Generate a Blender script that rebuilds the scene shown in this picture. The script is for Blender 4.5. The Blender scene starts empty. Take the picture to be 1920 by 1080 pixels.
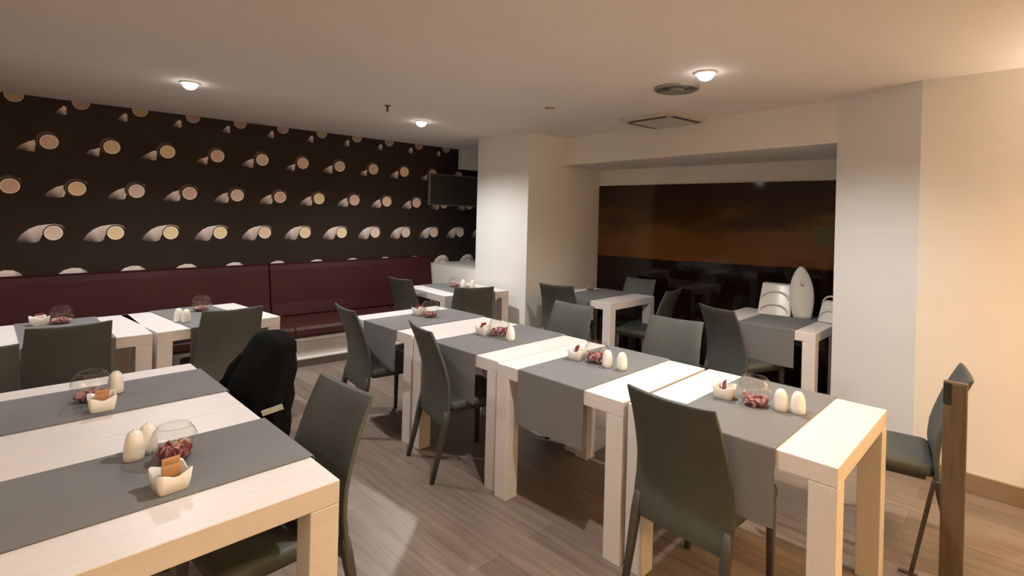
import bpy, bmesh, math, random
from mathutils import Vector, Matrix, noise
PI = math.pi
random.seed(7)
sc = bpy.context.scene
COL = sc.collection

# ------------------------------------------------------------------ camera
H = 1.5555
F_PX, CY_PX, ROLL, YAW = 990.0, 404.0, 0.027, math.radians(44.865)
cam_d = bpy.data.cameras.new('camera')
cam_d.sensor_width = 36.0
cam_d.lens = F_PX * 36.0 / 1920.0
cam_d.shift_y = -(540.0 - CY_PX) / 1920.0
cam_d.clip_start = 0.02
cam = bpy.data.objects.new('camera', cam_d)
COL.objects.link(cam)
_f = Vector((math.cos(YAW), math.sin(YAW), 0)); _r = Vector((math.sin(YAW), -math.cos(YAW), 0)); _u = Vector((0, 0, 1))
_c, _s = math.cos(ROLL), math.sin(ROLL)
cr = _r * _c + _u * _s
cu = -_r * _s + _u * _c
cam.matrix_world = Matrix(((cr.x, cu.x, -_f.x, 0), (cr.y, cu.y, -_f.y, 0), (cr.z, cu.z, -_f.z, H), (0, 0, 0, 1)))
sc.camera = cam

# ------------------------------------------------------------------ world, exposure
CEIL = 2.47
w = bpy.data.worlds.new('world'); sc.world = w; w.use_nodes = True
w.node_tree.nodes['Background'].inputs[0].default_value = (0.9, 0.85, 0.8, 1)
w.node_tree.nodes['Background'].inputs[1].default_value = 0.02
sc.view_settings.view_transform = 'Standard'
sc.view_settings.look = 'None'
sc.view_settings.exposure = 0.38
sc.view_settings.gamma = 1.0
sc.view_settings.use_curve_mapping = False
sc.cycles.max_bounces = 10
sc.cycles.diffuse_bounces = 5
sc.cycles.caustics_reflective = False
sc.cycles.caustics_refractive = False
sc.cycles.sample_clamp_indirect = 6.0

COOL = (1.0, 0.955, 0.925)
WARM = (1.0, 0.52, 0.11)
SOFT = (1.0, 0.80, 0.60)
AMBER = (1.0, 0.62, 0.24)
# x, y, colour, watts : recessed ceiling lights of the room
LAMPS = [
    (1.066, 4.447, COOL, 84, 'recessed ceiling light glowing above the bench side of the room, left in the photo'),
    (3.087, 4.389, COOL, 95, 'recessed ceiling light glowing near the white pillar and the patterned wall'),
    (3.137, 1.470, COOL, 80, 'recessed ceiling light glowing beside the round ceiling speaker'),
    (1.50, 1.25, COOL, 78, 'recessed ceiling light above the aisle, beyond the top of the photo'),
    (-1.2, 1.60, COOL, 10, 'recessed ceiling light above the left foreground table, beyond the photo'),
    (-1.2, 4.40, COOL, 64, 'recessed ceiling light above the left end of the bench, beyond the photo'),
    (2.90, -0.90, WARM, 75, 'warm recessed ceiling light nearest the right wall, behind the camera'),
    (0.60, -1.30, WARM, 56, 'warm recessed ceiling light right behind the camera'),
    (-1.4, -1.10, WARM, 40, 'warm recessed ceiling light nearest the left wall, behind the camera'),
]

# added warm uplights, out of view, to brighten the ceiling: x, y, z, facing, watts
FILL_UPLIGHTS = [
    (4.143, -1.35, 1.80, -1, 0, 190, 'added warm uplight on the right wall beyond the photo edge'),
    (0.4, -4.05, 1.80, 0, 1, 150, 'left added warm uplight on the wall behind the camera'),
    (3.0, -4.05, 1.80, 0, 1, 330, 'right added warm uplight on the wall behind the camera'),
    (-3.4, 0.2, 1.80, 1, 0, 170, 'added warm uplight on the left wall beyond the photo edge'),
]

# ------------------------------------------------------------------ helpers
def new_bm(): return bmesh.new()

def add_box(bm, c, s, rz=0.0, mi=0):
    m = Matrix.Translation(Vector(c)) @ Matrix.Rotation(rz, 4, 'Z') @ Matrix.Diagonal((s[0], s[1], s[2], 1))
    r = bmesh.ops.create_cube(bm, size=1.0, matrix=m)
    for f in {f for v in r['verts'] for f in v.link_faces}: f.material_index = mi
    return r['verts']

def add_prism(bm, pts, z0, z1):
    lo = [bm.verts.new((p[0], p[1], z0)) for p in pts]
    hi = [bm.verts.new((p[0], p[1], z1)) for p in pts]
    n = len(pts)
    bm.faces.new(lo[::-1]); bm.faces.new(hi)
    for i in range(n): bm.faces.new((lo[i], lo[(i + 1) % n], hi[(i + 1) % n], hi[i]))

def add_lathe(bm, prof, seg=32, c=(0, 0, 0), cap=True):
    rings = []
    for r, z in prof:
        rings.append([bm.verts.new((c[0] + r * math.cos(2 * PI * i / seg), c[1] + r * math.sin(2 * PI * i / seg), c[2] + z)) for i in range(seg)])
    for a, b in zip(rings, rings[1:]):
        for i in range(seg): bm.faces.new((a[i], a[(i + 1) % seg], b[(i + 1) % seg], b[i]))
    if cap:
        bm.faces.new(rings[0][::-1]); bm.faces.new(rings[-1])

def add_loft(bm, rings):
    """rings: list of equally long closed loops of points"""
    vr = [[bm.verts.new(p) for p in r] for r in rings]
    n = len(vr[0])
    for a, b in zip(vr, vr[1:]):
        for i in range(n): bm.faces.new((a[i], a[(i + 1) % n], b[(i + 1) % n], b[i]))
    bm.faces.new(vr[0][::-1]); bm.faces.new(vr[-1])

def rrect(w_, d_, r, n=4):
    pts = []
    for cx, cy, a0 in ((w_ / 2 - r, d_ / 2 - r, 0), (-w_ / 2 + r, d_ / 2 - r, 90), (-w_ / 2 + r, -d_ / 2 + r, 180), (w_ / 2 - r, -d_ / 2 + r, 270)):
        for k in range(n + 1):
            a = math.radians(a0 + 90 * k / n); pts.append((cx + r * math.cos(a), cy + r * math.sin(a)))
    return pts

def obj(name, bm, mat, parent=None, bevel=0.0, smooth=False, loc=None, seg=2):
    bmesh.ops.recalc_face_normals(bm, faces=bm.faces[:])
    me = bpy.data.meshes.new(name); bm.to_mesh(me); bm.free()
    for m in (mat if isinstance(mat, (list, tuple)) else [mat]): me.materials.append(m)
    if smooth:
        for p in me.polygons: p.use_smooth = True
    o = bpy.data.objects.new(name, me); COL.objects.link(o)
    if parent is not None: o.parent = parent
    if loc is not None: o.location = loc
    if bevel > 0:
        b = o.modifiers.new('bevel', 'BEVEL'); b.width = bevel; b.segments = seg; b.limit_method = 'ANGLE'; b.angle_limit = math.radians(40)
    return o

def tag(o, label, cat, group=None, kind=None):
    o['label'] = label; o['category'] = cat
    if group: o['group'] = group
    if kind: o['kind'] = kind
    return o

def struct(name, bm, m, label=None, bevel=0.0):
    o = obj(name, bm, m, bevel=bevel); o['kind'] = 'structure'
    if label: o['label'] = label
    return o

def thing(name, label, cat, loc=(0, 0, 0), rz=0.0, group=None):
    o = bpy.data.objects.new(name, None); COL.objects.link(o)
    o.empty_display_size = 0.1
    o.location = loc; o.rotation_euler = (0, 0, rz)
    return tag(o, label, cat, group)

def dup(root, loc, rz, label, group=None):
    r = root.copy(); COL.objects.link(r); r.location = loc; r.rotation_euler = (0, 0, rz)
    r['label'] = label
    if group: r['group'] = group
    for ch in list(root.children):
        c = ch.copy(); COL.objects.link(c); c.parent = r
        for g in list(ch.children):
            d = g.copy(); COL.objects.link(d); d.parent = c
    return r

# ------------------------------------------------------------------ materials
def mat(name, col, rough=0.5, var=0.06, scale=6.0, metal=0.0, bump=0.0, bscale=120.0, spec=0.5, stretch=None):
    m = bpy.data.materials.new(name); m.use_nodes = True
    nt = m.node_tree; N = nt.nodes; L = nt.links
    b = N['Principled BSDF']
    b.inputs['Roughness'].default_value = rough; b.inputs['Metallic'].default_value = metal
    b.inputs['Specular IOR Level'].default_value = spec
    tc = N.new('ShaderNodeTexCoord'); mp = N.new('ShaderNodeMapping'); L.new(tc.outputs['Object'], mp.inputs[0])
    if stretch: mp.inputs['Scale'].default_value = stretch
    nz = N.new('ShaderNodeTexNoise'); nz.inputs['Scale'].default_value = scale; nz.inputs['Detail'].default_value = 4
    L.new(mp.outputs[0], nz.inputs['Vector'])
    rp = N.new('ShaderNodeValToRGB')
    rp.color_ramp.elements[0].position = 0.3; rp.color_ramp.elements[1].position = 0.7
    rp.color_ramp.elements[0].color = tuple(max(0, c * (1 - var)) for c in col) + (1,)
    rp.color_ramp.elements[1].color = tuple(min(1, c * (1 + var)) for c in col) + (1,)
    L.new(nz.outputs[0], rp.inputs[0]); L.new(rp.outputs[0], b.inputs['Base Color'])
    if bump > 0:
        n2 = N.new('ShaderNodeTexNoise'); n2.inputs['Scale'].default_value = bscale; n2.inputs['Detail'].default_value = 3
        L.new(mp.outputs[0], n2.inputs['Vector'])
        bp = N.new('ShaderNodeBump'); bp.inputs['Strength'].default_value = bump; bp.inputs['Distance'].default_value = 0.004
        L.new(n2.outputs[0], bp.inputs['Height']); L.new(bp.outputs[0], b.inputs['Normal'])
    return m

M_wall = mat('wall_paint', (0.83, 0.81, 0.765), 0.85, 0.02, 2, bump=0.08, bscale=220)
M_pillar = mat('pillar_paint', (0.84, 0.835, 0.81), 0.8, 0.015, 2, bump=0.06, bscale=220)
M_ceil = mat('ceiling_paint', (0.87, 0.82, 0.77), 0.9, 0.02, 1.5)
M_table = mat('white_lacquered_wood', (0.765, 0.735, 0.715), 0.42, 0.03, 5, bump=0.05, bscale=30, stretch=(1.0, 14, 14))
M_runner = mat('grey_runner_fabric', (0.182, 0.184, 0.184), 0.8, 0.07, 3, bump=0.15, bscale=500, spec=0.25)
M_chair = mat('grey_leather', (0.070, 0.078, 0.067), 0.52, 0.10, 7, bump=0.10, bscale=260)
M_cleg = mat('dark_leather_leg', (0.060, 0.055, 0.050), 0.45, 0.10, 9)
M_red = mat('oxblood_leather', (0.032, 0.0032, 0.0042), 0.6, 0.16, 2.2, bump=0.08, bscale=160, spec=0.22)
M_seatred = mat('brown_red_leather', (0.046, 0.012, 0.008), 0.5, 0.12, 3, bump=0.08, bscale=160, spec=0.3)
M_plinth = mat('pale_plinth', (0.62, 0.58, 0.51), 0.5, 0.04, 4)
M_trimw = mat('white_trim', (0.85, 0.83, 0.78), 0.4, 0.02, 4)
M_kick = mat('brown_kick_board', (0.20, 0.16, 0.135), 0.5, 0.08, 6)
M_base = mat('brown_baseboard', (0.26, 0.19, 0.13), 0.45, 0.08, 6, stretch=(1, 1, 12))
M_ceramic = mat('white_ceramic', (0.86, 0.83, 0.76), 0.18, 0.01, 3, spec=0.6)
M_black = mat('black_cloth', (0.0042, 0.0042, 0.0034), 0.9, 0.25, 12, bump=0.3, bscale=90, spec=0.08)
M_label = mat('white_tag', (0.62, 0.66, 0.52), 0.5, 0.2, 30)
M_post = mat('dark_brown_wood', (0.125, 0.088, 0.055), 0.42, 0.25, 5, stretch=(10, 10, 1))
M_dark = mat('black_fitting', (0.012, 0.011, 0.010), 0.4, 0.1, 5)
M_metal = mat('grey_grille', (0.30, 0.29, 0.27), 0.45, 0.05, 8, metal=0.3)
M_plastic = mat('white_plastic', (0.68, 0.655, 0.58), 0.28, 0.02, 4)
M_ac = mat('beige_casing', (0.62, 0.56, 0.49), 0.5, 0.02, 4)
M_petal = mat('crimson_petals', (0.26, 0.030, 0.055), 0.6, 0.5, 60)
M_petal2 = mat('pink_petals', (0.50, 0.27, 0.25), 0.6, 0.3, 60)
M_packet = mat('brown_paper_packet', (0.46, 0.25, 0.11), 0.55, 0.08, 12)
M_packetred = mat('dark_red_packet', (0.16, 0.018, 0.022), 0.45, 0.1, 12)
M_packetw = mat('white_packet', (0.80, 0.74, 0.66), 0.5, 0.04, 12)
M_screen = mat('dark_screen_glass', (0.045, 0.046, 0.036), 0.35, 0.08, 4)
M_frame = mat('grey_screen_frame', (0.20, 0.20, 0.17), 0.4, 0.05, 4)

def floor_mat():
    m = bpy.data.materials.new('wood_laminate_floor'); m.use_nodes = True
    nt = m.node_tree; N = nt.nodes; L = nt.links; b = N['Principled BSDF']
    tc = N.new('ShaderNodeTexCoord'); mp = N.new('ShaderNodeMapping')
    mp.inputs['Rotation'].default_value = (0, 0, PI / 2)
    L.new(tc.outputs['Object'], mp.inputs[0])
    br = N.new('ShaderNodeTexBrick')
    br.inputs['Scale'].default_value = 1.0; br.inputs['Brick Width'].default_value = 1.25; br.inputs['Row Height'].default_value = 0.19
    br.inputs['Mortar Size'].default_value = 0.0016; br.offset = 0.37
    br.inputs['Color1'].default_value = (0.0, 0, 0, 1); br.inputs['Color2'].default_value = (1, 1, 1, 1); br.inputs['Mortar'].default_value = (0.3, 0.3, 0.3, 1)
    L.new(mp.outputs[0], br.inputs['Vector'])
    m2 = N.new('ShaderNodeMapping'); m2.inputs['Scale'].default_value = (1.2, 22, 1); L.new(mp.outputs[0], m2.inputs[0])
    nz = N.new('ShaderNodeTexNoise'); nz.inputs['Scale'].default_value = 1.6; nz.inputs['Detail'].default_value = 7; nz.inputs['Roughness'].default_value = 0.62
    nz.inputs['Distortion'].default_value = 0.4
    L.new(m2.outputs[0], nz.inputs['Vector'])
    a = N.new('ShaderNodeMath'); a.operation = 'MULTIPLY'; a.inputs[1].default_value = 0.30; L.new(br.outputs['Color'], a.inputs[0])
    s = N.new('ShaderNodeMath'); s.operation = 'ADD'; L.new(a.outputs[0], s.inputs[0]); L.new(nz.outputs[0], s.inputs[1])
    rp = N.new('ShaderNodeValToRGB')
    rp.color_ramp.elements[0].position = 0.30; rp.color_ramp.elements[0].color = (0.115, 0.090, 0.073, 1)
    rp.color_ramp.elements[1].position = 0.95; rp.color_ramp.elements[1].color = (0.31, 0.250, 0.207, 1)
    e = rp.color_ramp.elements.new(0.6); e.color = (0.205, 0.163, 0.133, 1)
    L.new(s.outputs[0], rp.inputs[0])
    mx = N.new('ShaderNodeMixRGB'); mx.inputs[2].default_value = (0.13, 0.095, 0.07, 1)
    L.new(br.outputs['Fac'], mx.inputs[0]); L.new(rp.outputs[0], mx.inputs[1]); L.new(mx.outputs[0], b.inputs['Base Color'])
    b.inputs['Roughness'].default_value = 0.38
    bp = N.new('ShaderNodeBump'); bp.inputs['Strength'].default_value = 0.08; bp.inputs['Distance'].default_value = 0.003
    L.new(nz.outputs[0], bp.inputs['Height']); L.new(bp.outputs[0], b.inputs['Normal'])
    return m

def glass_mat():
    m = bpy.data.materials.new('clear_glass'); m.use_nodes = True
    nt = m.node_tree; N = nt.nodes; L = nt.links
    for n in list(N): N.remove(n)
    out = N.new('ShaderNodeOutputMaterial'); tr = N.new('ShaderNodeBsdfTransparent'); gl = N.new('ShaderNodeBsdfGlossy')
    tr.inputs[0].default_value = (0.95, 0.95, 0.93, 1); gl.inputs[1].default_value = 0.04; gl.inputs[0].default_value = (0.9, 0.88, 0.86, 1)
    lw = N.new('ShaderNodeLayerWeight'); lw.inputs[0].default_value = 0.5
    pw = N.new('ShaderNodeMath'); pw.operation = 'POWER'; pw.inputs[1].default_value = 3.2; L.new(lw.outputs['Facing'], pw.inputs[0])
    nz = N.new('ShaderNodeTexNoise'); nz.inputs['Scale'].default_value = 3
    a = N.new('ShaderNodeMath'); a.operation = 'MULTIPLY_ADD'; a.inputs[1].default_value = 0.05; L.new(nz.outputs[0], a.inputs[0])
    b = N.new('ShaderNodeMath'); b.operation = 'MULTIPLY_ADD'; b.inputs[1].default_value = 0.60; b.inputs[2].default_value = 0.05; L.new(pw.outputs[0], b.inputs[0])
    L.new(b.outputs[0], a.inputs[2])
    mx = N.new('ShaderNodeMixShader'); L.new(a.outputs[0], mx.inputs[0]); L.new(tr.outputs[0], mx.inputs[1]); L.new(gl.outputs[0], mx.inputs[2])
    L.new(mx.outputs[0], out.inputs[0])
    return m

def lamp_mat():
    m = bpy.data.materials.new('lit_lamp_glass'); m.use_nodes = True
    b = m.node_tree.nodes['Principled BSDF']
    b.inputs['Emission Color'].default_value = (1, 0.96, 0.92, 1); b.inputs['Emission Strength'].default_value = 14
    return m

def print_mat(name, base):
    """wallpaper ink: colour comes from the printed artwork stored on the mesh"""
    m = bpy.data.materials.new(name); m.use_nodes = True
    nt = m.node_tree; N = nt.nodes; L = nt.links; b = N['Principled BSDF']
    at = N.new('ShaderNodeVertexColor'); at.layer_name = 'ink'
    L.new(at.outputs[0], b.inputs['Base Color']); b.inputs['Roughness'].default_value = 0.75
    b.inputs['Specular IOR Level'].default_value = 0.2
    return m

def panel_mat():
    """big glossy dark panel: room reflection painted in as brown upper and near black lower field, one olive patch"""
    m = bpy.data.materials.new('panel_painted_reflection'); m.use_nodes = True
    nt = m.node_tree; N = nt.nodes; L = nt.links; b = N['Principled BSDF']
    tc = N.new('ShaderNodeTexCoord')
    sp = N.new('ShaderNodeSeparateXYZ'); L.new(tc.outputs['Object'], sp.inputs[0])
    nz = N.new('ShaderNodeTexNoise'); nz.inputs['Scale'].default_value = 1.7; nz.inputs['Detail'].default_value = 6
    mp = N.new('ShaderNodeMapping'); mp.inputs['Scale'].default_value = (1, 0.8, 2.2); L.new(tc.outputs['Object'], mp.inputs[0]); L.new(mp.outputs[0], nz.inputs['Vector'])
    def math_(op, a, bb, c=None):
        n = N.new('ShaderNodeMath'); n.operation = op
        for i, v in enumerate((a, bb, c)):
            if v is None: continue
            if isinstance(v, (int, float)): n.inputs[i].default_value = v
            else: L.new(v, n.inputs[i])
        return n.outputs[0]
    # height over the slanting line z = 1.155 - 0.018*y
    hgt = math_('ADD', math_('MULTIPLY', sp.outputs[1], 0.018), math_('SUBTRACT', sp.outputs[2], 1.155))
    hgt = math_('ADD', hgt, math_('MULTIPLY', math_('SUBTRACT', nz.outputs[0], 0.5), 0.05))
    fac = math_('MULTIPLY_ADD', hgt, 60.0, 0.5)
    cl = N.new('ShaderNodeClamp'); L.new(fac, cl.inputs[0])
    # vertical tone of the brown reflection painted into the base colour
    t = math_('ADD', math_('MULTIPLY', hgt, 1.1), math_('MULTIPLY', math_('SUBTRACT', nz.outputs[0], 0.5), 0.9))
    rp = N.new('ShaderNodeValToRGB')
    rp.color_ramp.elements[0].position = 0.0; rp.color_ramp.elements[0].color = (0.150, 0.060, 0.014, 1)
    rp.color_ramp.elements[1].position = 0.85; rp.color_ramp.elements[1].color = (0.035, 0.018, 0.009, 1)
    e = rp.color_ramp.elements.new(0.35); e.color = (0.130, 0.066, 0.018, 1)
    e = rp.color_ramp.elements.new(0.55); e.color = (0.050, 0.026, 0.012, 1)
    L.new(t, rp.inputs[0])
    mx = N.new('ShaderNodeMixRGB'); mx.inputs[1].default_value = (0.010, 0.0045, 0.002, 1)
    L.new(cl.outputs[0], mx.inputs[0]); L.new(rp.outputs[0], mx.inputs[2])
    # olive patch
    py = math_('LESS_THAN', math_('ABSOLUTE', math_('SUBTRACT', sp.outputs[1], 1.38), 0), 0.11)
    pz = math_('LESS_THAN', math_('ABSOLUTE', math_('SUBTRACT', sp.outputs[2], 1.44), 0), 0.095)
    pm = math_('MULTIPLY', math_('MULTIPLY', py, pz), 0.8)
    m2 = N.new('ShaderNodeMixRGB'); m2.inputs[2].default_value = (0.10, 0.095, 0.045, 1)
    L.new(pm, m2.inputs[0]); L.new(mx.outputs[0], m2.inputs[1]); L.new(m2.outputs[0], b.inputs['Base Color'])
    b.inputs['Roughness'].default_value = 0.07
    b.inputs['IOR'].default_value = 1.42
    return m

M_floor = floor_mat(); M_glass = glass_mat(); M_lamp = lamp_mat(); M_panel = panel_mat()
M_ink = print_mat('printed_wallpaper', None)

# ------------------------------------------------------------------ room shell
bm = new_bm(); add_box(bm, (1.2, 1.4, -0.05), (9.6, 11.2, 0.1)); struct('floor', bm, M_floor)
bm = new_bm(); add_box(bm, (1.2, 1.4, CEIL + 0.05), (9.6, 11.2, 0.1)); struct('ceiling', bm, M_ceil)

WM, WY0 = -0.066, 6.146                      # patterned wall: y = WY0 + WM * x
def wall_y(x): return WY0 + WM * x
WANG = math.atan(WM)

def paper_wall():
    bm = new_bm()
    ink = bm.loops.layers.color.new('ink')
    x0, x1 = -3.6, 5.56
    def P(x, z, off=0.0):
        n = Vector((math.sin(WANG), -math.cos(WANG), 0))
        return Vector((x, wall_y(x), z)) + n * off
    def face(pts, cols):
        vs = [bm.verts.new(p) for p in pts]
        f = bm.faces.new(vs)
        for l, c in zip(f.loops, cols): l[ink] = (c[0], c[1], c[2], 1)
        return f
    dark = (0.17, 0.14, 0.118)        # stored as sRGB-like byte colour
    # slab
    a = [P(x0, 0), P(x1, 0), P(x1, CEIL), P(x0, CEIL)]
    b = [P(x0, 0, -0.12), P(x1, 0, -0.12), P(x1, CEIL, -0.12), P(x0, CEIL, -0.12)]
    face(a, [dark] * 4); face(b[::-1], [dark] * 4)
    for i in range(4):
        j = (i + 1) % 4; face([a[j], a[i], b[i], b[j]], [dark] * 4)
    def clipz(z): return min(z, CEIL - 0.001)
    def disc(cx, cz, r, cin, cout, off, n=22, inner=0.0):
        if cz - r > CEIL: return
        ring = [(cx + r * math.cos(2 * PI * i / n), clipz(cz + r * math.sin(2 * PI * i / n))) for i in range(n)]
        core = [(cx + r * 0.8 * math.cos(2 * PI * i / n), clipz(cz + r * 0.8 * math.sin(2 * PI * i / n))) for i in range(n)]
        face([P(*p, off) for p in core], [cin] * n)
        for i in range(n):
            j = (i + 1) % n
            try: face([P(*ring[i], off), P(*ring[j], off), P(*core[j], off), P(*core[i], off)], [cout, cout, cin, cin])
            except Exception: pass
    rnd = random.Random(3)
    rows = [(2.462, 0.175, 3), (2.088, 0.405, 2), (1.690, 0.165, 1), (1.2935, 0.450, 0), (0.905, 0.165, -1)]
    for cz, xs, k in rows:
        n0 = -8
        for q in range(n0, 13):
            cx = xs + 0.4365 * q
            if cx < x0 + 0.3 or cx > x1 - 0.2: continue
            # printed tube: arc over the disc sweeping down to the left
            pale = (0.93, 0.89, 0.87); mid = (0.62, 0.575, 0.55); lo = dark
            if k == -1:
                top = [(-0.150, -0.030), (-0.120, 0.020), (-0.075, 0.058), (-0.020, 0.076), (0.035, 0.072), (0.080, 0.045), (0.105, 0.005)]
                bot = [(-0.140, -0.070), (-0.100, -0.070), (-0.060, -0.070), (-0.010, -0.070), (0.035, -0.070), (0.070, -0.065), (0.100, -0.060)]
                tc_ = [mid, pale, pale, pale, pale, mid, mid]; bc_ = [mid, mid, mid, mid, mid, mid, mid]
            elif k == 0:
                top = [(-0.240, -0.070), (-0.205, -0.010), (-0.160, 0.035), (-0.110, 0.062), (-0.050, 0.074), (0.010, 0.082), (0.055, 0.068), (0.084, 0.030)]
                bot = [(-0.215, -0.082), (-0.165, -0.084), (-0.115, -0.082), (-0.092, -0.068), (-0.070, -0.005), (-0.025, 0.052), (0.040, 0.062), (0.078, 0.026)]
                tc_ = [lo, mid, pale, pale, pale, mid, mid, lo]; bc_ = [lo, lo, mid, mid, pale, mid, mid, lo]
            elif k == 1:
                top = [(-0.225, -0.078), (-0.190, -0.030), (-0.140, 0.008), (-0.085, 0.030), (-0.045, 0.060), (0.010, 0.084), (0.060, 0.068), (0.084, 0.030)]
                bot = [(-0.200, -0.088), (-0.155, -0.086), (-0.110, -0.084), (-0.088, -0.075), (-0.072, -0.015), (-0.020, 0.055), (0.040, 0.062), (0.078, 0.026)]
                tc_ = [lo, mid, pale, pale, mid, mid, mid, lo]; bc_ = [lo, lo, mid, pale, mid, lo, lo, lo]
            elif k == 2:
                sh = 0.02 if q % 2 else 0.0
                top = [(-0.215 + sh, -0.080), (-0.175 + sh, -0.040), (-0.130 + sh / 2, -0.010 - sh), (-0.085, 0.010 - sh)]
                bot = [(-0.190 + sh, -0.092), (-0.150 + sh, -0.094), (-0.110 + sh / 2, -0.094), (-0.092, -0.092)]
                tc_ = [lo, mid, pale, pale]; bc_ = [lo, lo, mid, mid]
            else:
                top = [(-0.175, -0.120), (-0.145, -0.075), (-0.115, -0.045), (-0.095, -0.060)]
                bot = [(-0.160, -0.128), (-0.135, -0.126), (-0.110, -0.124), (-0.095, -0.120)]
                tc_ = [lo, mid, pale, mid]; bc_ = [lo, lo, mid, mid]
            for i in range(len(top) - 1):
                pts = [bot[i], bot[i + 1], top[i + 1], top[i]]
                cl = [bc_[i], bc_[i + 1], tc_[i + 1], tc_[i]]
                face([P(cx + p[0], clipz(cz + p[1]), 0.0006) for p in pts], cl)
            if k in (1, 2):
                disc(cx - 0.012, cz + 0.012, 0.083, (0.38, 0.31, 0.28), (0.24, 0.19, 0.17), 0.0009)
            if k == -1: disc_z = cz - 0.055
            else: disc_z = cz
            disc(cx, disc_z, 0.072, (0.09, 0.07, 0.06), (0.09, 0.07, 0.06), 0.0012)
            tint = rnd.choice([(0.92, 0.81, 0.74), (0.94, 0.86, 0.70), (0.92, 0.84, 0.80), (0.90, 0.77, 0.71), (0.95, 0.87, 0.70)])
            s = {0: 1.0, -1: 1.0, 1: 0.98, 2: 0.93, 3: 0.66}[k]
            cin = tuple(c * s for c in tint); cout = tuple(min(1, c * s * 1.05) for c in (0.98, 0.93, 0.88))
            disc(cx, disc_z, 0.064, cin, cout, 0.0016)
    return struct('wall_back', bm, M_ink, 'black wallpapered wall printed with rows of pale tubes and round cream ends')
paper_wall()

bm = new_bm(); add_box(bm, (-3.45, 1.4, CEIL / 2), (0.1, 11.2, CEIL)); struct('wall_left', bm, M_wall)
bm = new_bm(); add_box(bm, (1.2, -4.1, CEIL / 2), (9.4, 0.1, CEIL)); struct('wall_front', bm, M_wall)
bm = new_bm(); add_box(bm, (4.143 + 0.4, -1.76, CEIL / 2), (0.8, 4.574, CEIL)); struct('wall_right', bm, M_wall, 'plain warm white wall at the right')
bm = new_bm(); add_prism(bm, [(4.143, 0.527), (5.62, 0.527), (5.62, 1.056), (4.434, 1.056)], 0, CEIL); struct('wall_corner', bm, M_pillar, 'white angled wall face beside the dark recess')
bm = new_bm(); add_box(bm, (5.58, 2.5, CEIL / 2), (0.1, 2.9, CEIL)); struct('wall_far', bm, M_wall, 'white wall strip above the dark panel')
bm = new_bm(); add_box(bm, ((4.20 + 5.62) / 2, (3.94 + 4.78) / 2, CEIL / 2), (5.62 - 4.20, 0.84, CEIL)); struct('wall_pillar', bm, M_pillar, 'broad white square pillar from floor to ceiling')
bm = new_bm(); add_prism(bm, [(4.20, 4.78), (5.56, 4.78), (5.56, wall_y(5.56)), (4.20, wall_y(4.20))], 0, 0.885); struct('wall_low', bm, M_trimw, 'low white ledge between the pillar and the patterned wall')
bm = new_bm(); add_prism(bm, [(4.434, 1.056), (5.53, 1.056), (5.53, 3.94), (4.79, 3.94)], 2.155, CEIL); struct('trim_1', bm, M_wall, 'dropped white beam over the recess')
bm = new_bm(); add_box(bm, (5.15, wall_y(5.15) - 0.03, 2.33), (0.80, 0.10, 0.28), WANG); struct('trim_2', bm, M_wall, 'pale boxed-in corner at the top of the patterned wall')
bm = new_bm(); add_box(bm, (4.143 - 0.008, -1.76, 0.055), (0.016, 4.574, 0.11)); struct('baseboard_right', bm, M_base, bevel=0.003)
d = Vector((4.434 - 4.143, 1.056 - 0.527, 0)); n_ = Vector((-d.y, d.x, 0)).normalized() * 0.008
bm = new_bm(); add_box(bm, (4.2885 + n_.x, 0.7915 + n_.y, 0.055), (d.length, 0.016, 0.11), math.atan2(d.y, d.x)); struct('baseboard_corner', bm, M_base, bevel=0.003)

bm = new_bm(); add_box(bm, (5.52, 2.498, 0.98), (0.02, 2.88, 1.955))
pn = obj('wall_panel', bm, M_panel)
tag(pn, 'large glossy dark panel with a painted brown reflection filling the recess wall behind the tables', 'wall panel')

# ------------------------------------------------------------------ ceiling fittings
def ceiling_light(x, y, colr, watts, label):
    t = thing('ceiling_light', label or 'recessed ceiling light above the near part of the room', 'ceiling light', (x, y, CEIL), 0, 'recessed ceiling lights')
    bm = new_bm()
    add_lathe(bm, [(0.052, -0.001), (0.068, -0.001), (0.068, -0.005), (0.062, -0.010), (0.054, -0.010), (0.052, -0.006), (0.052, -0.001)], 32, cap=False)
    obj('trim_ring', bm, M_trimw, t, smooth=True)
    bm = new_bm(); add_lathe(bm, [(0.0515, -0.0012), (0.0510, -0.012), (0.045, -0.028), (0.033, -0.042), (0.015, -0.050)], 32)
    obj('lamp_face', bm, M_lamp, t, smooth=True)
    ld = bpy.data.lights.new('lamp_beam', 'SPOT'); ld.energy = watts; ld.color = colr
    ld.spot_size = math.radians(150); ld.spot_blend = 0.8; ld.shadow_soft_size = 0.035
    lo = bpy.data.objects.new('lamp_beam', ld); COL.objects.link(lo); lo.parent = t; lo.location = (0, 0, -0.09)
    return t
for a in LAMPS: ceiling_light(*a)

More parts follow.
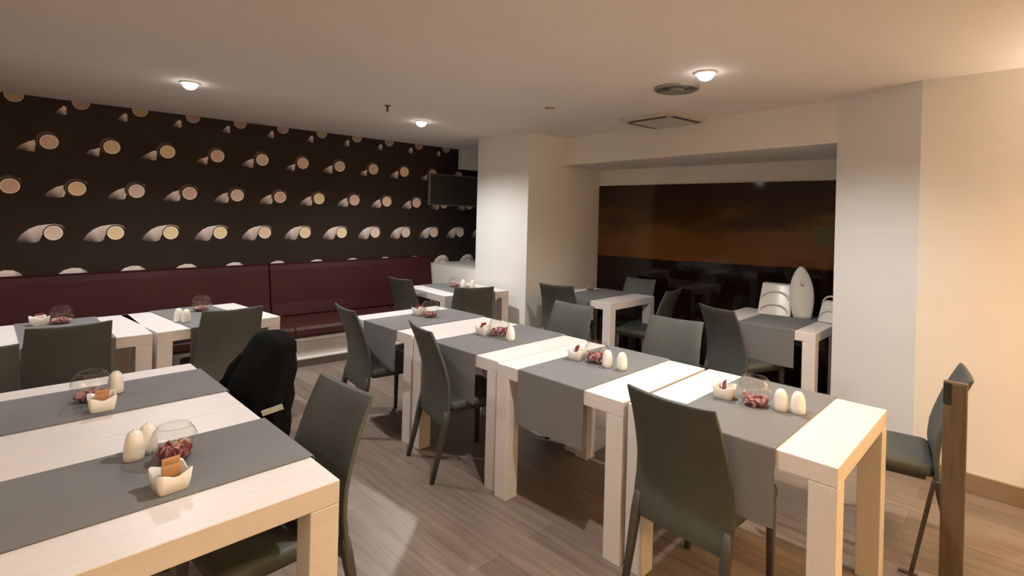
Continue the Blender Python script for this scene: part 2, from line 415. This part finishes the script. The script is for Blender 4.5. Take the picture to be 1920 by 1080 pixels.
def fill_uplight(x, y, z, nx, ny, watts, label):
    a = math.atan2(ny, nx)
    t = thing('fill_uplight', label, 'wall lamp', (x, y, z), a, 'added warm uplights')
    bm = new_bm(); add_box(bm, (0.008, 0, 0), (0.016, 0.10, 0.16)); obj('back_plate', bm, M_ac, t, bevel=0.003)
    bm = new_bm(); n = 20; rings = []
    for zz, r in ((-0.09, 0.085), (0.09, 0.125)):
        rings.append([(0.017 + (r) * math.cos(-PI / 2 + PI * k / n), r * math.sin(-PI / 2 + PI * k / n), zz) for k in range(n + 1)] + [(0.017 + (r - 0.004) * math.cos(PI / 2 - PI * k / n), (r - 0.004) * math.sin(PI / 2 - PI * k / n), zz) for k in range(n + 1)])
    add_loft(bm, rings); obj('shade', bm, M_ac, t)
    ld = bpy.data.lights.new('fill_spot', 'SPOT'); ld.energy = watts; ld.color = AMBER if ny else SOFT; ld.shadow_soft_size = 0.04
    ld.spot_size = math.radians(165); ld.spot_blend = 0.5
    lo = bpy.data.objects.new('fill_spot', ld); COL.objects.link(lo); lo.parent = t; lo.location = (0.075, 0, 0.085); lo.rotation_euler = (PI, 0, 0)
for q in FILL_UPLIGHTS: fill_uplight(*q)

t = thing('ceiling_speaker', 'round grey ceiling vent with dark slots beside a bright light', 'ceiling vent', (3.38, 1.79, CEIL))
bm = new_bm(); add_lathe(bm, [(0.150, 0.0), (0.150, -0.012), (0.138, -0.020), (0.128, -0.014), (0.128, 0.0)], 40, cap=False); obj('rim', bm, M_metal, t, smooth=True)
bm = new_bm(); add_lathe(bm, [(0.128, -0.004), (0.10, -0.006)], 40); obj('backing', bm, M_post, t)
bm = new_bm()
for r in (0.105, 0.080):
    add_lathe(bm, [(r, -0.008), (r + 0.012, -0.020), (r + 0.016, -0.020), (r + 0.006, -0.008)], 40, cap=False)
obj('louvre', bm, M_metal, t, smooth=True)
bm = new_bm(); add_lathe(bm, [(0.055, -0.007), (0.058, -0.018), (0.03, -0.022), (0.001, -0.023)], 32); obj('hub', bm, M_metal, t, smooth=True)

t = thing('air_conditioner', 'square beige ceiling air conditioner with dark slots in front of the beam', 'air conditioner', (4.385, 2.44, CEIL), math.radians(-7))
bm = new_bm(); add_loft(bm, [[(p[0], p[1], z) for p in rrect(s, s, 0.03)] for s, z in ((0.60, 0.0), (0.60, -0.012), (0.56, -0.028), (0.36, -0.034))]); obj('cover', bm, M_ac, t)
for k in range(4):
    bm = new_bm(); a = k * PI / 2
    add_box(bm, (0.235 * math.cos(a), 0.235 * math.sin(a), -0.031), (0.035, 0.40, 0.008), a); obj('air_slot', bm, M_dark, t)
bm = new_bm(); add_loft(bm, [[(p[0], p[1], z) for p in rrect(s, s, 0.02)] for s, z in ((0.38, -0.033), (0.38, -0.040), (0.36, -0.044))]); obj('intake_grille', bm, M_ac, t)

t = thing('sprinkler', 'small brown sprinkler head hanging from the ceiling', 'sprinkler', (2.44, 3.97, CEIL))
bm = new_bm(); add_lathe(bm, [(0.026, 0.0), (0.026, -0.006), (0.012, -0.010)], 20); obj('rosette', bm, M_post, t, smooth=True)
bm = new_bm(); add_lathe(bm, [(0.009, -0.008), (0.008, -0.045), (0.012, -0.048), (0.004, -0.055)], 16); obj('nozzle', bm, M_post, t, smooth=True)

t = thing('smoke_detector', 'small flat brown-edged sensor on the ceiling in the middle of the photo', 'smoke detector', (3.34, 2.91, CEIL))
bm = new_bm(); add_lathe(bm, [(0.042, 0.0), (0.042, -0.014), (0.036, -0.020)], 24); obj('housing', bm, M_ac, t, smooth=True)
bm = new_bm(); add_lathe(bm, [(0.0425, -0.010), (0.0435, -0.014), (0.037, -0.018)], 24, cap=False); obj('vent_ring', bm, M_post, t, smooth=True)

# wall screen
sx = 4.665
t = thing('wall_screen', 'dark flat screen mounted high on the patterned wall beside the pillar', 'screen', (sx, wall_y(sx) - 0.05, 1.88), WANG)
bm = new_bm(); add_box(bm, (0, 0.0, 0), (0.86, 0.05, 0.43)); obj('casing', bm, M_frame, t, bevel=0.006)
bm = new_bm(); add_box(bm, (0, -0.0265, 0), (0.83, 0.004, 0.40)); obj('display', bm, M_screen, t)
bm = new_bm(); add_box(bm, (0, 0.035, 0), (0.25, 0.03, 0.2)); obj('wall_bracket', bm, M_dark, t)

# ------------------------------------------------------------------ bench
def bench():
    t = thing('banquette_bench', 'long dark red leather bench on a white plinth under the patterned wall', 'bench', (0, 0, 0))
    X0, X1 = -3.3, 4.18
    def run(name, prof, m, x0=X0, x1=X1, bev=0.0, smooth=False, par=t):
        bm = new_bm()
        tz = lambda x, z: z + (0.012 * (x - 2.0) if z > 0.85 else 0.0)
        a = [bm.verts.new((x0, y + WM * x0, tz(x0, z))) for y, z in prof]
        b = [bm.verts.new((x1, y + WM * x1, tz(x1, z))) for y, z in prof]
        n = len(prof)
        bm.faces.new(a); bm.faces.new(b[::-1])
        for i in range(n): bm.faces.new((a[i], b[i], b[(i + 1) % n], a[(i + 1) % n]))
        return obj(name, bm, m, par, bevel=bev, smooth=smooth)
    B = 5.25
    run('kick_board', [(B + 0.02, 0.0), (B + 0.75, 0.0), (B + 0.75, 0.078), (B + 0.02, 0.078)], M_kick)
    run('plinth_ledge', [(B - 0.005, 0.079), (B + 0.75, 0.079), (B + 0.75, 0.1), (B - 0.005, 0.1)], M_trimw, bev=0.003)
    run('plinth_panel', [(B + 0.015, 0.101), (B + 0.70, 0.101), (B + 0.70, 0.262), (B + 0.015, 0.262)], M_plinth)
    run('plinth_top_trim', [(B - 0.01, 0.263), (B + 0.70, 0.263), (B + 0.70, 0.30), (B - 0.01, 0.30)], M_trimw, bev=0.003)
    sp = [(B - 0.03, 0.302), (B - 0.045, 0.33), (B - 0.04, 0.385), (B - 0.01, 0.408), (B + 0.10, 0.415), (B + 0.60, 0.412), (B + 0.62, 0.302)]
    # backrest and seat cushions split at the seam seen in the photo
    xs = [X0, -1.05, 2.17, X1]
    for a, b in zip(xs, xs[1:]):
        run('seat_cushion', sp, M_seatred, a + 0.003, b - 0.003, 0.006)
        run('backrest_panel', [(B + 0.56, 0.417), (B + 0.60, 0.55), (B + 0.66, 0.90), (B + 0.68, 0.955), (B + 0.72, 0.965), (B + 0.84, 0.955), (B + 0.84, 0.417)], M_red, a + 0.004, b - 0.004, 0.012)
bench()

# ------------------------------------------------------------------ tables and runners
TW, TZ = 0.82, 0.7355
def make_table(label):
    t = thing('dining_table', label, 'table', group='white square dining tables')
    bm = new_bm(); add_box(bm, (0, 0, TZ - 0.035), (TW - 0.004, TW - 0.004, 0.07)); obj('tabletop', bm, M_table, t, bevel=0.003)
    for sx_ in (-1, 1):
        for sy in (-1, 1):
            bm = new_bm(); add_box(bm, (sx_ * (TW / 2 - 0.047), sy * (TW / 2 - 0.047), (TZ - 0.07) / 2), (0.09, 0.09, TZ - 0.0705)); obj('leg', bm, M_table, t, bevel=0.003)
    return t
def make_runner(label):
    """fabric strip across the table, hanging over both edges; built along local x"""
    hw, hang, th = TW / 2 + 0.0015, 0.285, 0.0025
    prof = []
    for k in range(5):
        a = PI / 2 * k / 4
        prof.append((hw + 0.004 * math.sin(a) - 0.004 + 0.004, 0.003 - 0.004 + 0.004 * math.cos(a)))
    path = [(-x, z) for x, z in prof[::-1]]
    full = [(-hw - 0.006, -hang), (-hw - 0.004, -hang * 0.5)] + path + [(-hw * 0.5, 0.0028), (0, 0.0025), (hw * 0.5, 0.0028)] + prof + [(hw + 0.004, -hang * 0.5), (hw + 0.006, -hang)]
    bm = new_bm()
    W = 0.215
    rows = []
    n = len(full)
    for i, (x, z) in enumerate(full):
        a = full[max(0, i - 1)]; b = full[min(n - 1, i + 1)]
        dx, dz = b[0] - a[0], b[1] - a[1]; l = math.hypot(dx, dz); nx, nz = -dz / l, dx / l
        row = []
        for yy in (-W, -W / 2, 0, W / 2, W):
            sag = 0.0
            row.append((bm.verts.new((x + nx * sag, yy, z)), bm.verts.new((x + nx * th, yy, z + nz * th))))
        rows.append(row)
    for r0, r1 in zip(rows, rows[1:]):
        for j in range(4):
            bm.faces.new((r0[j][0], r1[j][0], r1[j + 1][0], r0[j + 1][0]))
            bm.faces.new((r0[j][1], r0[j + 1][1], r1[j + 1][1], r1[j][1]))
        bm.faces.new((r0[0][0], r0[0][1], r1[0][1], r1[0][0])); bm.faces.new((r0[4][0], r1[4][0], r1[4][1], r0[4][1]))
    for r in (rows[0], rows[-1]):
        for j in range(4): bm.faces.new((r[j][0], r[j + 1][0], r[j + 1][1], r[j][1]))
    o = obj('table_runner', bm, M_runner)
    return tag(o, label, 'table runner', 'grey table runners')

# centre x, y, rotation, runner offset along the seam axis, runner turned?, short place name
TABLES = [
    ('A', 2.452, 0.866, 0.0, 0.005, 0, 'white square table nearest the right wall, first of the middle row'),
    ('B', 2.442, 1.700, 0.0, 0.022, 0, 'white square table second in the middle row, counted from the right'),
    ('C', 2.462, 2.530, 0.0, -0.010, 0, 'white square table third in the middle row, counted from the right'),
    ('D', 2.455, 3.360, 0.0, -0.010, 0, 'white square table at the far end of the middle row nearest the bench'),
    ('L', 0.380, 1.902, 0.0, 0.005, 0, 'white square table in the left foreground, nearest the camera'),
    ('K', 0.380, 2.726, 0.0, 0.040, 0, 'white square table pushed behind the left foreground table'),
    ('T', 0.384, 4.420, 0.0, 0.0, 1, 'white square table before the bench at the left edge of the photo'),
    ('U', 1.185, 4.462, math.radians(5.5), 0.0, 1, 'white square table before the bench with the black jacket chair in front'),
    ('S', 3.710, 4.520, math.radians(-6), 0.0, 1, 'white square table beside the white pillar and low ledge'),
    ('M', 4.676, 3.290, 0.0, 0.045, 0, 'white square table in the recess at the left end of the dark panel'),
    ('R', 4.795, 1.560, 0.0, -0.05, 0, 'white square table in the recess loaded with white plastic seats'),
]
proto = make_table('')
rproto = make_runner('')
rw = {'A': 'grey runner over the rightmost table of the middle row', 'B': 'grey runner over the second table of the middle row from the right',
      'C': 'grey runner over the third table of the middle row from the right', 'D': 'grey runner over the farthest table of the middle row',
      'L': 'grey runner across the nearest left table, in the foreground', 'K': 'grey runner across the second left table, behind the foreground one',
      'T': 'grey runner on the bench table at the left edge', 'U': 'grey runner on the bench table with two white shakers',
      'S': 'grey runner on the table beside the white pillar', 'M': 'grey runner on the recess table left of the dark panel', 'R': 'grey runner on the recess table under white plastic seats'}
for i, (k, x, y, rz, off, turn, label) in enumerate(TABLES):
    if i == 0:
        tb, rn = proto, rproto
        tb.location = (x, y, 0); tb.rotation_euler.z = rz; tb['label'] = label; rn['label'] = rw[k]
    else:
        tb = dup(proto, (x, y, 0), rz, label)
        rn = rproto.copy(); COL.objects.link(rn); rn['label'] = rw[k]
    a = rz + (PI / 2 if turn else 0)
    # runner lies across, shifted sideways by off
    rn.location = (x - math.sin(a) * off, y + math.cos(a) * off, TZ)
    rn.rotation_euler = (0, 0, a)

# ------------------------------------------------------------------ chairs (local: faces +x, origin on the floor under the seat)
def back_profile(z):
    """x of the back sheet centre at height z, and half width"""
    pts = [(0.31, -0.182, 0.216), (0.40, -0.170, 0.219), (0.48, -0.163, 0.215), (0.56, -0.168, 0.209), (0.66, -0.194, 0.202), (0.76, -0.230, 0.196), (0.875, -0.282, 0.191)]
    for a, b in zip(pts, pts[1:]):
        if z <= b[0]:
            u = (z - a[0]) / (b[0] - a[0]); u = max(0, u)
            return a[1] + (b[1] - a[1]) * u, a[2] + (b[2] - a[2]) * u
    return pts[-1][1], pts[-1][2]
def make_chair():
    t = thing('dining_chair', '', 'chair', group='grey leather dining chairs')
    # backrest sheet
    bm = new_bm(); zs = [0.31, 0.36, 0.40, 0.44, 0.48, 0.52, 0.57, 0.63, 0.70, 0.77, 0.83, 0.868, 0.875]
    rings = []
    for i, z in enumerate(zs):
        xc, hwid = back_profile(z)
        th = 0.013 if z < 0.86 else (0.011 if z < 0.87 else 0.007)
        n = 8; loop = []
        for j in range(n + 1):
            yy = -hwid + 2 * hwid * j / n; bow = 0.010 * (1 - (yy / hwid) ** 2); dz = -0.010 * (1 - (yy / hwid) ** 2) * (z > 0.8)
            e = th * (0.7 if j in (0, n) else 1)
            loop.append((xc - bow + e, yy, z + dz))
        for j in range(n, -1, -1):
            yy = -hwid + 2 * hwid * j / n; bow = 0.010 * (1 - (yy / hwid) ** 2); dz = -0.010 * (1 - (yy / hwid) ** 2) * (z > 0.8)
            e = th * (0.7 if j in (0, n) else 1)
            loop.append((xc - bow - e, yy, z + dz))
        rings.append(loop)
    add_loft(bm, rings)
    o = obj('backrest', bm, M_chair, t, bevel=0.004, smooth=True)
    o.modifiers[0].angle_limit = math.radians(50)
    # seat
    bm = new_bm()
    base = rrect(0.41, 0.425, 0.03, 4)
    rings = []
    for s, z in ((0.93, 0.405), (0.99, 0.412), (1.0, 0.430), (0.99, 0.447), (0.95, 0.456), (0.80, 0.461)):
        rings.append([(0.045 + p[0] * s, p[1] * s, z) for p in base])
    add_loft(bm, rings); obj('seat', bm, M_chair, t, smooth=True)
    bm = new_bm(); add_box(bm, (0.045, 0, 0.394), (0.35, 0.37, 0.022)); obj('seat_frame', bm, M_cleg, t, bevel=0.006)
    for s in (-1, 1):
        bm = new_bm()
        add_loft(bm, [[(x + p[0], s * y + p[1], z) for p in rrect(w_, w_, 0.006, 3)] for x, y, z, w_ in ((0.222, 0.190, 0.0, 0.024), (0.222, 0.190, 0.25, 0.030), (0.220, 0.187, 0.404, 0.036))])
        obj('leg', bm, M_cleg, t, smooth=True)
        bm = new_bm()
        add_loft(bm, [[(x + p[0], s * y + p[1], z) for p in rrect(w_, w_, 0.006, 3)] for x, y, z, w_ in ((-0.258, 0.202, 0.0, 0.024), (-0.216, 0.200, 0.18, 0.031), (-0.184, 0.199, 0.33, 0.036), (-0.172, 0.199, 0.40, 0.030))])
        obj('leg', bm, M_cleg, t, smooth=True)
    return t
CH = make_chair()
# (top edge middle x, y at z .87), facing degrees, label
CHAIRS = [
    (1.880, 0.995, -4, 'grey leather chair in the right foreground, back towards the camera'),
    (1.885, 2.640, -15, 'grey leather chair pushed up to the third table of the middle row'),
    (1.835, 3.485, -8, 'grey leather chair at the far table of the middle row, before the bench'),
    (3.420, 1.765, 184, 'grey leather chair behind the second middle-row table, its wide back above the white shakers'),
    (3.330, 2.590, 180, 'grey leather chair on the far side of the third middle table, near the recess'),
    (4.100, 3.430, 12, 'grey leather chair against the pillar side, left of the recess table'),
    (4.125, 1.795, -24, 'grey leather chair in front of the recess table carrying white plastic seats'),
    (1.225, 3.865, 88, 'grey leather chair with its back to the foreground beside the black jacket'),
    (0.368, 3.862, 91, 'dark grey leather chair in front of the left bench table'),
    (-0.050, 3.465, 90, 'grey leather chair cut off by the left edge of the photo'),
    (1.030, 1.925, 183, 'grey leather chair at the right side of the foreground left table'),
    (1.090, 2.800, 180, 'grey leather chair hidden under the black jacket'),
    (3.080, 4.700, 4, 'grey leather chair in front of the bench, left of the pillar table'),
    (3.290, 3.745, 64, 'grey leather chair with wide back turned to the camera in front of the pillar'),
    (3.310, 0.225, 100, 'grey leather chair seen from the side behind the dark wooden stand'),
    (5.390, 3.230, 180, 'grey leather chair on the far side of the left recess table, against the panel'),
    (4.790, 2.500, 96, 'dim grey leather chair at the near end of the left recess table'),
]
for i, (x, y, dg, label) in enumerate(CHAIRS):
    a = math.radians(dg)
    loc = (x + 0.282 * math.cos(a), y + 0.282 * math.sin(a), 0)
    if i == 0:
        CH.location = loc; CH.rotation_euler.z = a; CH['label'] = label
    else:
        dup(CH, loc, a, label)

# ------------------------------------------------------------------ black jacket on a chair
def jacket(x, y, rz):
    t = thing('jacket', 'black jacket draped over a chair back between the two left tables and the middle row', 'jacket', (x, y, 0), rz)
    def jx(z): return min(0.115, max(0.0, 0.282 - abs(back_profile(min(z, 0.875))[0])))
    bm = new_bm(); rings = []; n = 40
    sec = [(0.916, 0.045, 0.035, 0.0), (0.911, 0.090, 0.055, 0), (0.900, 0.140, 0.070, 0), (0.880, 0.188, 0.082, 0), (0.84, 0.215, 0.094, 0), (0.77, 0.232, 0.106, 0), (0.70, 0.245, 0.114, 0),
           (0.62, 0.256, 0.122, 0), (0.53, 0.262, 0.126, 0), (0.43, 0.255, 0.124, 0), (0.34, 0.235, 0.115, 0), (0.27, 0.215, 0.100, 0), (0.25, 0.17, 0.07, 0)]
    for z, a, b, _ in sec[::-1]:
        loop = []
        for i in range(n):
            th = 2 * PI * i / n
            fold = 1 + 0.05 * math.sin(7 * th + z * 9) * (1.0 - z) * 1.6 + 0.05 * noise.noise(Vector((math.cos(th) * 2, math.sin(th) * 2, z * 6)))
            loop.append((b * fold * math.cos(th) - jx(z), a * fold * math.sin(th), z + 0.012 * noise.noise(Vector((th, z * 3, 4)))))
        rings.append(loop)
    add_loft(bm, rings); obj('body', bm, M_black, t, smooth=True)
    for s in (-1, 1):
        bm = new_bm(); rings = []
        for k in range(9):
            u = k / 8; z = 0.80 - 0.47 * u; yy = s * (0.100 + 0.075 * math.sin(u * 2.0)); xx = -jx(z) - s * (0.045 + 0.035 * math.sin(u * 3)); r = 0.062 - 0.010 * u
            loop = []
            for i in range(18):
                th = 2 * PI * i / 18; f = 1 + 0.10 * math.sin(u * 22 + th * 2)
                loop.append((xx + r * f * math.cos(th), yy + r * f * math.sin(th), z))
            rings.append(loop)
        add_loft(bm, rings[::-1]); obj('sleeve', bm, M_black, t, smooth=True)
    bm = new_bm(); rings = []
    for k in range(7):
        u = k / 6; z = 0.84 + 0.060 * u; r = 0.062 - 0.025 * u
        rings.append([(0.035 + r * 0.8 * math.cos(2 * PI * i / 20) - 0.02 * u, r * 1.5 * math.sin(2 * PI * i / 20), z) for i in range(20)])
    add_loft(bm, rings); obj('hood', bm, M_black, t, smooth=True)
    bm = new_bm(); add_box(bm, (0, 0, 0), (0.004, 0.10, 0.026))
    o = obj('white_tag', bm, M_label, t); o.location = (-0.112, -0.279, 0.615); o.rotation_euler = (math.radians(-20), 0, math.radians(48)); o['label'] = 'small pale green and white tag'
    return t
jacket(1.090, 2.80, 0)

# ------------------------------------------------------------------ dark wooden stand at the right
t = thing('folding_stand', 'dark brown wooden upright stand with a thin slanting prop near the right wall', 'stand', (2.925, 0.232, 0))
bm = new_bm()
add_loft(bm, [[(p[0], p[1], z) for p in rrect(w_, 0.080, 0.006, 3)] for z, w_ in ((0.0, 0.028), (0.02, 0.03), (0.89, 0.030), (0.90, 0.026))])
obj('upright_board', bm, M_post, t)
bm = new_bm(); add_box(bm, (-0.018, 0.026, 0.85), (0.010, 0.026, 0.09)); obj('top_hinge', bm, M_dark, t, bevel=0.002)
bm = new_bm()
pa, pb = Vector((0.03, 0.065, 0.45)), Vector((0.030, 0.140, 0.0))
add_loft(bm, [[(q.x + p[0], q.y + p[1], q.z) for p in rrect(0.018, 0.018, 0.004, 2)] for q in (pb, (pa + pb) / 2, pa)])
obj('prop_leg', bm, M_cleg, t)
bm = new_bm(); add_box(bm, (0.030, 0.150, 0.006), (0.02, 0.07, 0.012)); obj('foot', bm, M_cleg, t, bevel=0.003)
bm = new_bm(); add_box(bm, (0.025, 0.03, 0.44), (0.02, 0.09, 0.02)); obj('crossbar', bm, M_cleg, t, bevel=0.003)

# ------------------------------------------------------------------ white moulded seats on the recess table
def step_seat(name, label, loc, rz, w_=0.27, h=0.27, d_=0.22):
    t = thing(name, label, 'plastic seat', loc, rz, 'white moulded plastic seats')
    # shell leaning back with two arched steps on the face towards the room (-x)
    bm = new_bm(); n = 12; rows = []
    for k in range(9):
        u = k / 8; z = h * u; xo = -d_ / 2 + 0.11 * u; ww = w_ / 2 * (1 - 0.10 * u)
        rows.append([(xo - 0.012 * math.cos(PI * (j / n - 0.5)), -ww + 2 * ww * j / n, z) for j in range(n + 1)] + [(d_ / 2 - 0.02 * u, ww, z), (d_ / 2 - 0.02 * u, -ww, z)])
    add_loft(bm, rows); obj('shell', bm, M_plastic, t, bevel=0.012)
    for zc in (0.035, 0.145):
        bm = new_bm(); rings = []
        for j in range(17):
            a = PI * j / 16; yy = -math.cos(a) * w_ * 0.40; zz = zc + math.sin(a) * 0.062
            xo = -d_ / 2 + 0.11 * zz / h - 0.018
            rings.append([(xo + 0.012 * math.cos(q * PI / 3), yy, zz + 0.009 * math.sin(q * PI / 3)) for q in range(6)])
        add_loft(bm, rings); obj('arched_rim', bm, M_plastic, t, smooth=True)
    return t
step_seat('booster_seat', 'white moulded plastic seat with two arched ribs, lying on the recess table', (5.03, 1.640, TZ + 0.004), math.radians(6))
t = step_seat('booster_seat', 'white moulded plastic seat half hidden by the angled white wall', (5.03, 1.215, TZ + 0.004), math.radians(0), 0.15, 0.17, 0.18)
t = thing('booster_seat', 'tall rounded white plastic seat shell standing on end beside the ribbed one', 'plastic seat', (4.98, 1.425, TZ + 0.004), math.radians(20), 'white moulded plastic seats')
bm = new_bm(); rows = []; n = 14
for k in range(15):
    u = k / 14; z = 0.44 * u; ww = 0.085 * math.sqrt(max(0.02, 1 - (u * 0.99) ** 3.2)) * (0.82 + 0.35 * math.sin(u * PI * 0.9)); lean = 0.03 * u
    loop = []
    for j in range(2 * n):
        a = 2 * PI * j / (2 * n); loop.append((lean + 0.045 * (1 - 0.5 * u) * math.cos(a), ww * math.sin(a) - 0.01 + 0.015 * u, z))
    rows.append(loop)
add_loft(bm, rows); obj('shell', bm, M_plastic, t, smooth=True)
bm = new_bm(); add_lathe(bm, [(0.001, 0), (0.012, 0.002), (0.016, 0.010)], 16); o = obj('strap_slot', bm, M_ac, t); o.location = (-0.030, 0.0, 0.30); o.rotation_euler = (0, PI / 2, 0)

# ------------------------------------------------------------------ tabletop sets
RT = TZ + 0.0052        # top of a runner
def bowl_mesh():
    bm = new_bm(); R = 0.070; prof = []
    for k in range(15):
        a = math.radians(-64 + k * (112 / 14.0)); prof.append((R * math.cos(a), 0.063 + R * math.sin(a)))
    rim = prof[-1]
    prof += [(rim[0] + 0.0018, rim[1] + 0.0015), (rim[0] - 0.0005, rim[1] + 0.003), (rim[0] - 0.0025, rim[1])]
    add_lathe(bm, [(0.001, prof[0][1])] + prof, 40, cap=False)
    return bm
bowl_me = None
def bowl(x, y, s, where, base=RT):
    global bowl_me
    if bowl_me is None:
        o = obj('glass_bowl', bowl_mesh(), M_glass, smooth=True); bowl_me = o
    else:
        o = bowl_me.copy(); COL.objects.link(o)
    o.location = (x, y, base); o.scale = (s, s, s)
    tag(o, 'round clear glass bowl ' + where, 'bowl', 'round glass bowls')
petal_me = {}
def petals(x, y, s, where, kind, base=RT):
    if kind not in petal_me:
        r = random.Random(5 + kind); bm = new_bm()
        for k in range(120):
            rr = 0.054 * math.sqrt(r.random()); a = r.random() * 2 * PI; z = 0.014 + r.random() * (0.040 if kind else 0.022) + (0 if rr > 0.035 else 0)
            m = Matrix.Translation((rr * math.cos(a), rr * math.sin(a), z)) @ Matrix.Rotation(r.random() * PI, 4, 'X') @ Matrix.Rotation(r.random() * PI, 4, 'Y') @ Matrix.Diagonal((0.015, 0.011, 0.003, 1))
            q = bmesh.ops.create_icosphere(bm, subdivisions=1, radius=1, matrix=m)
            mi = 1 if r.random() < (0.45 if kind else 0.7) else 0
            for f in {f for v in q['verts'] for f in v.link_faces}: f.material_index = mi
        o = obj('dried_petals', bm, [M_petal, M_petal2]); petal_me[kind] = o
    else:
        o = petal_me[kind].copy(); COL.objects.link(o)
    o.location = (x, y, base); o.scale = (s * .92, s * .92, s * .92)
    tag(o, 'crimson and pink dried petals inside the glass bowl ' + where, 'dried petals', 'petals in the glass bowls', 'stuff')
shk = None
def shaker(x, y, label, base=RT):
    global shk
    if shk is None:
        t = thing('salt_shaker', '', 'shaker', group='white egg-shaped shakers')
        bm = new_bm(); prof = [(0.024, 0.0), (0.0285, 0.003), (0.0295, 0.020), (0.0285, 0.045), (0.0255, 0.066), (0.020, 0.082), (0.013, 0.091), (0.005, 0.0945), (0.0015, 0.0948)]
        add_lathe(bm, prof, 32); obj('body', bm, M_ceramic, t, smooth=True)
        bm = new_bm()
        for a in (0, 120, 240): add_lathe(bm, [(0.0012, 0.0), (0.0012, 0.0015)], 8, (0.005 * math.cos(math.radians(a)), 0.005 * math.sin(math.radians(a)), 0.0938))
        obj('pour_holes', bm, M_dark, t)
        shk = t; t.location = (x, y, base); t['label'] = label
    else: dup(shk, (x, y, base), 0, label)
hold = None
def holder(x, y, rz, label, base=RT):
    global hold
    if hold is None:
        bm = new_bm(); rings = []
        def ring(s, z, wav):
            pts = rrect(0.092 * s, 0.092 * s, 0.014 * s, 4); out = []
            # subdivide for the dipped rim
            P = []
            for i, p in enumerate(pts):
                q = pts[(i + 1) % len(pts)]
                L = math.hypot(q[0] - p[0], q[1] - p[1]); k = 5 if L > 0.02 else 1
                for j in range(k): P.append((p[0] + (q[0] - p[0]) * j / k, p[1] + (q[1] - p[1]) * j / k))
            for p in P:
                a = math.atan2(p[1], p[0]); out.append((p[0], p[1], z - wav * (0.5 + 0.5 * math.cos(4 * a))))
            return out
        for s, z, wv in ((0.78, 0.0, 0), (0.84, 0.003, 0), (0.94, 0.03, 0), (1.0, 0.058, 0.014), (0.97, 0.061, 0.014), (0.90, 0.058, 0.014), (0.84, 0.03, 0), (0.74, 0.006, 0)):
            rings.append(ring(s, z, wv))
        add_loft(bm, rings)
        hold = obj('packet_holder', bm, M_ceramic, smooth=True); o = hold
    else:
        o = hold.copy(); COL.objects.link(o)
    o.location = (x, y, base); o.rotation_euler = (0, 0, rz)
    tag(o, label, 'packet holder', 'white square packet holders')
def packet(x, y, z, rz, tilt, m, label, s=(0.050, 0.006, 0.062)):
    bm = new_bm()
    add_loft(bm, [[(p[0], p[1], zz) for p in rrect(s[0], t_, min(0.0006, t_ * 0.4), 2)] for zz, t_ in ((0, 0.002), (0.006, s[1]), (s[2] - 0.006, s[1]), (s[2], 0.002))])
    o = obj('sugar_packet', bm, m, smooth=False); o.location = (x, y, z); o.rotation_euler = (tilt, 0, rz)
    tag(o, label, 'sugar packet', 'sugar packets in the holders')

WH = {'A': 'on the rightmost middle-row table', 'B': 'on the second middle-row table from the right', 'C': 'on the third middle-row table', 'D': 'on the farthest middle-row table',
      'L': 'on the nearest left table', 'K': 'on the second left table', 'T': 'on the bench table at the left edge', 'U': 'on the bench table behind the grey chair',
      'S': 'on the table beside the white pillar', 'M': 'on the left recess table'}
for k, x, y, s, pk in (('A', 2.452, 0.880, 1.05, 0), ('B', 2.455, 1.742, 1.0, 1), ('C', 2.470, 2.552, 1.02, 1), ('D', 2.505, 3.375, 1.02, 0), ('L', 0.448, 1.945, 0.98, 1),
                       ('K', 0.335, 2.775, 1.0, 0), ('T', 0.395, 4.680, 1.0, 0), ('U', 1.235, 4.640, 1.0, 0), ('S', 3.735, 4.600, 0.9, 0), ('M', 4.840, 3.560, 0.85, 0)):
    bowl(x, y, s, WH[k]); petals(x, y, s, WH[k], pk)
for k, x, y, rz in (('A', 2.440, 1.012, 0.15), ('B', 2.430, 1.860, 0.2), ('C', 2.432, 2.665, 0.1), ('D', 2.490, 3.500, 0.2), ('L', 0.400, 1.762, 0.12), ('K', 0.352, 2.620, -0.05), ('T', 0.285, 4.70, 0.3)):
    holder(x, y, rz, 'white ceramic packet holder ' + WH[k])
    if k in 'LK': mm = (M_packet, M_packet, M_packetw); nm = ('light brown', 'tan', 'white')
    else: mm = (M_packetw, M_packetred, M_packetw); nm = ('cream', 'dark red', 'white')
    for j, (mt, nn) in enumerate(zip(mm, nm)):
        packet(x + (j - 1) * 0.004, y + (j - 1) * 0.019, RT + 0.008, rz + (j - 1) * 0.12, math.radians(8 * (1 - j)), mt, '%s paper packet standing in the holder %s' % (nn, WH[k]),
               (0.046, 0.006, (0.060, 0.070, 0.052)[j] + (0.012 if k in 'L' and j < 2 else 0)))
SH = [('A', 2.465, 0.775, 'taller of the two white shakers'), ('A', 2.485, 0.712, 'right-hand one of the two white shakers'),
      ('B', 2.430, 1.652, 'left one of the two white shakers'), ('B', 2.450, 1.572, 'right one of the two white shakers'),
      ('C', 2.448, 2.420, 'single white shaker beside the bowl'),
      ('L', 0.360, 2.040, 'far one of two white shakers'), ('L', 0.402, 2.075, 'near one of two white shakers'),
      ('K', 0.425, 2.820, 'tall white shaker behind the holder'),
      ('U', 1.000, 4.305, 'left one of the paired white shakers'), ('U', 1.030, 4.235, 'right one of the paired white shakers'),
      ('S', 3.765, 4.480, 'left small white shaker'), ('S', 3.830, 4.400, 'right small white shaker')]
for k, x, y, l in SH: shaker(x, y, l + ' ' + WH[k])
